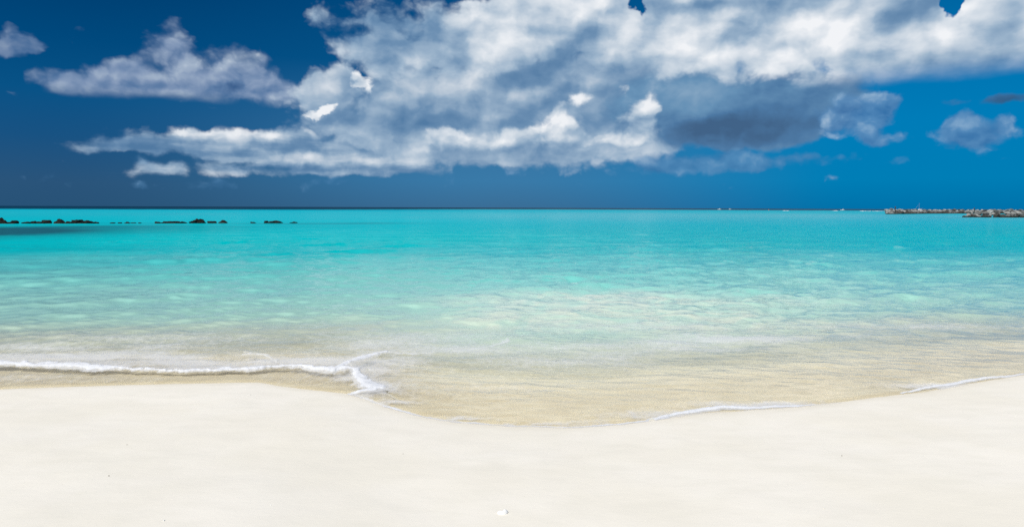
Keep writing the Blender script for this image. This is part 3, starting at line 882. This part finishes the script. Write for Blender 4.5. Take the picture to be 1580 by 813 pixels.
def motor_boat(px, dist, L, rz, label):
    root = tag(empty("motor_boat", at(px, dist), rz), label, "boat", "boats far out on the lagoon")
    bm = bmesh.new(); loft(bm, hull_sections(L, L * .32, .35, L * .12)); part("hull", bm, WHITE, root)
    s = L / 6.0
    bm = bmesh.new()
    loft(bm, [[(-w * s, y0 * s, .70 * s), (w * s, y0 * s, .70 * s), (w * .86 * s, y1 * s, z1 * s), (-w * .86 * s, y1 * s, z1 * s)] for w, y0, y1, z1 in
              ((.80, -.9, -.9, 1.75), (.80, .3, .1, 1.75), (.70, 1.5, .9, 1.15))])
    cab = part("cabin", bm, WHITE, root, .02)
    bm = bmesh.new()
    loft(bm, [[(-.775 * s, y * s, z * s), (.775 * s, y * s, z * s), (.73 * s, y * s, (z + .42) * s), (-.73 * s, y * s, (z + .42) * s)] for y, z in ((-.6, 1.15), (.16, 1.15))])
    part("window", bm, GLASSD, cab)
    bm = bmesh.new()
    loft(bm, [[(-.85 * s, y * s, 2.15 * s), (.85 * s, y * s, 2.15 * s), (.85 * s, y * s, 2.24 * s), (-.85 * s, y * s, 2.24 * s)] for y in (-1.5, .4)])
    for xx in (-.8, .8):
        for yy in (-1.4, .3): tube(bm, (xx * s, yy * s, .75 * s), (xx * s, yy * s, 2.16 * s), .035 * s, .035 * s, 6)
    part("canopy", bm, WHITE, root)
    bm = bmesh.new()
    loft(bm, [[(-.2 * s, (-2.95 + o) * s, z * s), (.2 * s, (-2.95 + o) * s, z * s), (.2 * s, (-2.55 + o) * s, z * s), (-.2 * s, (-2.55 + o) * s, z * s)] for z, o in ((-.2, .1), (.6, 0), (1.15, 0), (1.25, .05))])
    part("outboard_motor", bm, BLACK, root)
    return root


motor_boat(1110, 1150, 5.6, R(75), "small white motor boat on the horizon, left one of a pair")
motor_boat(1126, 1250, 5.2, R(-80), "small white motor boat on the horizon, right one of a pair")
motor_boat(1300, 1000, 5.6, R(70), "white cabin boat alone on the horizon left of the breakwater tip")

# the catamaran moored behind the far breakwater
cat = tag(empty("catamaran", at(1418, 800), R(78)), "white sailing catamaran with bare mast moored beyond the far breakwater", "sailing boat")
for sx in (-1.9, 1.9):
    bm = bmesh.new()
    loft(bm, [[(x + sx, y, z + .1) for x, y, z in s] for s in hull_sections(9.4, 1.1, .4, 1.05)])
    part("hull", bm, WHITE, cat)
bm = bmesh.new(); loft(bm, [[(-1.9, y, .85), (1.9, y, .85), (1.9, y, 1.12), (-1.9, y, 1.12)] for y in (-3.6, 1.6)]); part("deck", bm, WHITE, cat)
bm = bmesh.new()
loft(bm, [[(-w, y, 1.1), (w, y, 1.1), (w * .85, y + o, h), (-w * .85, y + o, h)] for w, y, o, h in ((1.8, -2.2, 0, 2.05), (1.8, .2, 0, 2.1), (1.4, 1.7, -.5, 1.5))])
cabin = part("cabin", bm, WHITE, cat, .02)
bm = bmesh.new(); loft(bm, [[(-1.70, y, 1.5), (1.70, y, 1.5), (1.63, y, 1.85), (-1.63, y, 1.85)] for y in (-1.9, .1)]); part("window", bm, GLASSD, cabin)
bm = bmesh.new(); tube(bm, (0, .3, 1.1), (0, .2, 9.2), .11, .07); part("mast", bm, ALU, cat)
bm = bmesh.new(); tube(bm, (0, .2, 2.6), (0, -3.6, 2.75), .07, .06); boom = part("boom", bm, ALU, cat)
bm = bmesh.new(); tube(bm, (0, 0, 2.78), (0, -3.4, 2.92), .17, .11); part("furled_sail", bm, BLUE, boom)
bm = bmesh.new(); tube(bm, (0, 4.6, 1.5), (0, .25, 8.8), .05, .03, 6); part("forestay", bm, ALU, cat)


def marker_post(px, dist, z0, z1, w, label):
    root = tag(empty("marker_post", at(px, dist, z0)), label, "post")
    h = z1 - z0
    bm = bmesh.new(); tube(bm, (0, 0, -.8), (0, 0, h * .86), w * .42, w * .38, 12); part("pole", bm, TIMBER, root)
    bm = bmesh.new()
    tube(bm, (0, 0, h * .86), (0, 0, h * .93), w * .5, w * .62, 12); tube(bm, (0, 0, h * .93), (0, 0, h), w * .62, w * .3, 12)
    part("cap", bm, RUST, root)
    return root


marker_post(1381, 259, .9, 2.98, .42, "dark post standing on the tip of the far breakwater")
marker_post(1503, 262, 1.0, 2.65, .34, "dark post rising behind the left end of the near breakwater")


def buoy(px, dist, mat, r, label):
    root = tag(empty("buoy", at(px, dist)), label, "buoy")
    bm = bmesh.new()
    prof = [(.02, -.5), (.75, -.35), (1.0, 0), (1.0, .35), (.55, .6), (.30, 1.5), (.22, 2.1)]
    loft(bm, [[(rr_ * r * math.cos(6.28319 * k / 14), rr_ * r * math.sin(6.28319 * k / 14), z * r) for k in range(14)] for rr_, z in prof])
    part("float", bm, mat, root)
    bm = bmesh.new(); tube(bm, (0, 0, 2.1 * r), (0, 0, 2.8 * r), .1 * r, .1 * r, 8); tube(bm, (0, 0, 2.8 * r), (0, 0, 3.3 * r), .32 * r, .06 * r, 8)
    part("topmark", bm, BLACK, root)


buoy(1153, 700, BLACK, .40, "dark channel buoy on the horizon right of the paired boats")
buoy(1186, 800, ORANGE, .55, "orange channel buoy on the horizon, right of the dark buoy")

# low surf breaking on the outer reef, left of the breakwater tip and along the far horizon
bm = bmesh.new()
rnd = random.Random(4)
for px0, px1, dist in ((1328, 1367, 620), (1210, 1216, 640), (1286, 1294, 700), (1424, 1436, 600), (1452, 1462, 560)):
    px_ = px0
    while px_ < px1:
        x, y, _ = at(px_, dist + rnd.uniform(-8, 8))
        L = rnd.uniform(.8, 2.6); h = rnd.uniform(.15, .40); k = 9
        loft(bm, [[(x + (t / k - .5) * L * 2, y - .8, -.05), (x + (t / k - .5) * L * 2, y, h * math.sin(3.14159 * t / k) * rnd.uniform(.7, 1.1) + .02),
                   (x + (t / k - .5) * L * 2, y + .9, -.05)] for t in range(k + 1)])
        px_ += rnd.uniform(2.0, 6.5)
surf_foam = part("reef_surf", bm, foam_white if 'foam_white' in globals() else WHITE, None)
tag(surf_foam, "low white surf breaking on the outer reef near the horizon", "surf", kind='stuff')

# ---------------------------------------------------------------- the shell on the sand
def sand_z(x, y):
    i = np.argmin(np.abs(gx - x)); j = np.argmin(np.abs(gy - y))
    return float(GZ[j, i])


sx_, sy_ = ground(777, 792, .12)
for _ in range(4):
    z_ = sand_z(sx_, sy_); sx_, sy_ = ground(777, 792, z_)
g = material("shell")
loc = g.node('ShaderNodeTexCoord', out='Object')
x, y, z = g.sep(loc)
rad = g.v('LENGTH', loc, out=1)
band = g.node('ShaderNodeTexWave', {'Vector': g.xyz(rad * 1.0, 0, 0), 'Scale': 55.0, 'Distortion': .6}, out=1)
c = g.mix(g.rng(band, .35, .8, 0, .22), (.86, .85, .82), (.66, .58, .47))
c = g.mix(g.rng(g.noise(loc, 60, 4, .6), .55, .75, 0, .35), c, (.70, .62, .50))
shell_mat = finish(g, g.node('ShaderNodeBsdfPrincipled', {'Base Color': c, 'Roughness': .35}))
shell = empty("seashell", (sx_, sy_, z_), R(205))
tag(shell, "small white ribbed clam shell lying on the dry sand", "shell")
bm = bmesh.new()
nu, nv = 72, 18
def shell_pt(u, v, drop=0.0):
    a = -1.85 + 3.7 * u                             # fan angle about the hinge
    edge = .034 * (1 - .10 * (abs(a) / 1.85) ** 2)
    r = edge * v * (1 + .012 * math.cos(a * 34) * v)
    dome = .019 * (1 - max(0, (v - .42) / .58) ** 2) * min(1.0, (v / .42)) ** .5 * (.75 + .25 * math.cos(a)) + .0012 * math.cos(a * 34) * v * (1 - v * .4)
    return (r * math.sin(a) * 1.08, r * math.cos(a) - .018, max(dome - drop, -.003 - drop))
top = [[bm.verts.new(shell_pt(i / nu, j / nv)) for j in range(nv + 1)] for i in range(nu + 1)]
bot = [[bm.verts.new(shell_pt(i / nu, j / nv, .0012)) for j in range(nv + 1)] for i in range(nu + 1)]
for i in range(nu):
    for j in range(nv):
        bm.faces.new((top[i][j], top[i + 1][j], top[i + 1][j + 1], top[i][j + 1]))
        bm.faces.new((bot[i][j], bot[i][j + 1], bot[i + 1][j + 1], bot[i + 1][j]))
    bm.faces.new((top[i][nv], top[i + 1][nv], bot[i + 1][nv], bot[i][nv]))
me = bpy.data.meshes.new("valve"); bm.to_mesh(me); bm.free()
for p in me.polygons: p.use_smooth = True
valve = link("valve", me, shell_mat, shell)
valve.location = (0, 0, .001); valve.rotation_euler = (R(-5), R(6), 0)
bm = bmesh.new()
bmesh.ops.create_uvsphere(bm, u_segments=14, v_segments=8, radius=.006)
for v in bm.verts: v.co.x *= 1.7; v.co.z *= .8
umbo = part("hinge", bm, plain("brown_hinge", (.22, .15, .08), .6), shell)
umbo.location = (0, -.017, .004)

# a few scraps of weed and coral grit lying on the sand
SCRAPS = [(387, 609, .006, "dark", "dark scrap of weed on the sand just below the waterline, left of the foam tongue"), (196, 686, .007, "dark", "upper of two dark weed scraps on the left of the sand"),
          (168, 734, .008, "dark", "lower of two dark weed scraps on the left of the sand"), (622, 700, .006, "dark", "dark weed scrap alone in the middle of the sand"),
          (1299, 703, .008, "dark", "dark weed scrap on the sand at the right"), (253, 803, .010, "pale", "pale coral chip low on the left of the sand"),
          (418, 779, .009, "pale", "pale coral chip left of the shell"), (1272, 784, .010, "pale", "pale coral chip low on the right of the sand")]
grit_me = rock_mesh("coral_chip", 77, rough=.3, sub=2)
GRIT = {'dark': plain("dry_weed", (.10, .08, .05), .9), 'pale': plain("coral_white", (.80, .78, .72), .8)}
for px_, py_, s_, tone, lab in SCRAPS:
    x_, y_ = ground(px_, py_, .05)
    for _ in range(4):
        z_ = sand_z(x_, y_); x_, y_ = ground(px_, py_, z_)
    place_rock("weed_scrap" if tone == 'dark' else "coral_chip", grit_me, GRIT[tone], (x_, y_, z_ + s_ * .2), (s_ * .7, s_ * .5, s_ * .5), (0, 0, px_ * .7), lab,
               "weed" if tone == 'dark' else "coral", None)
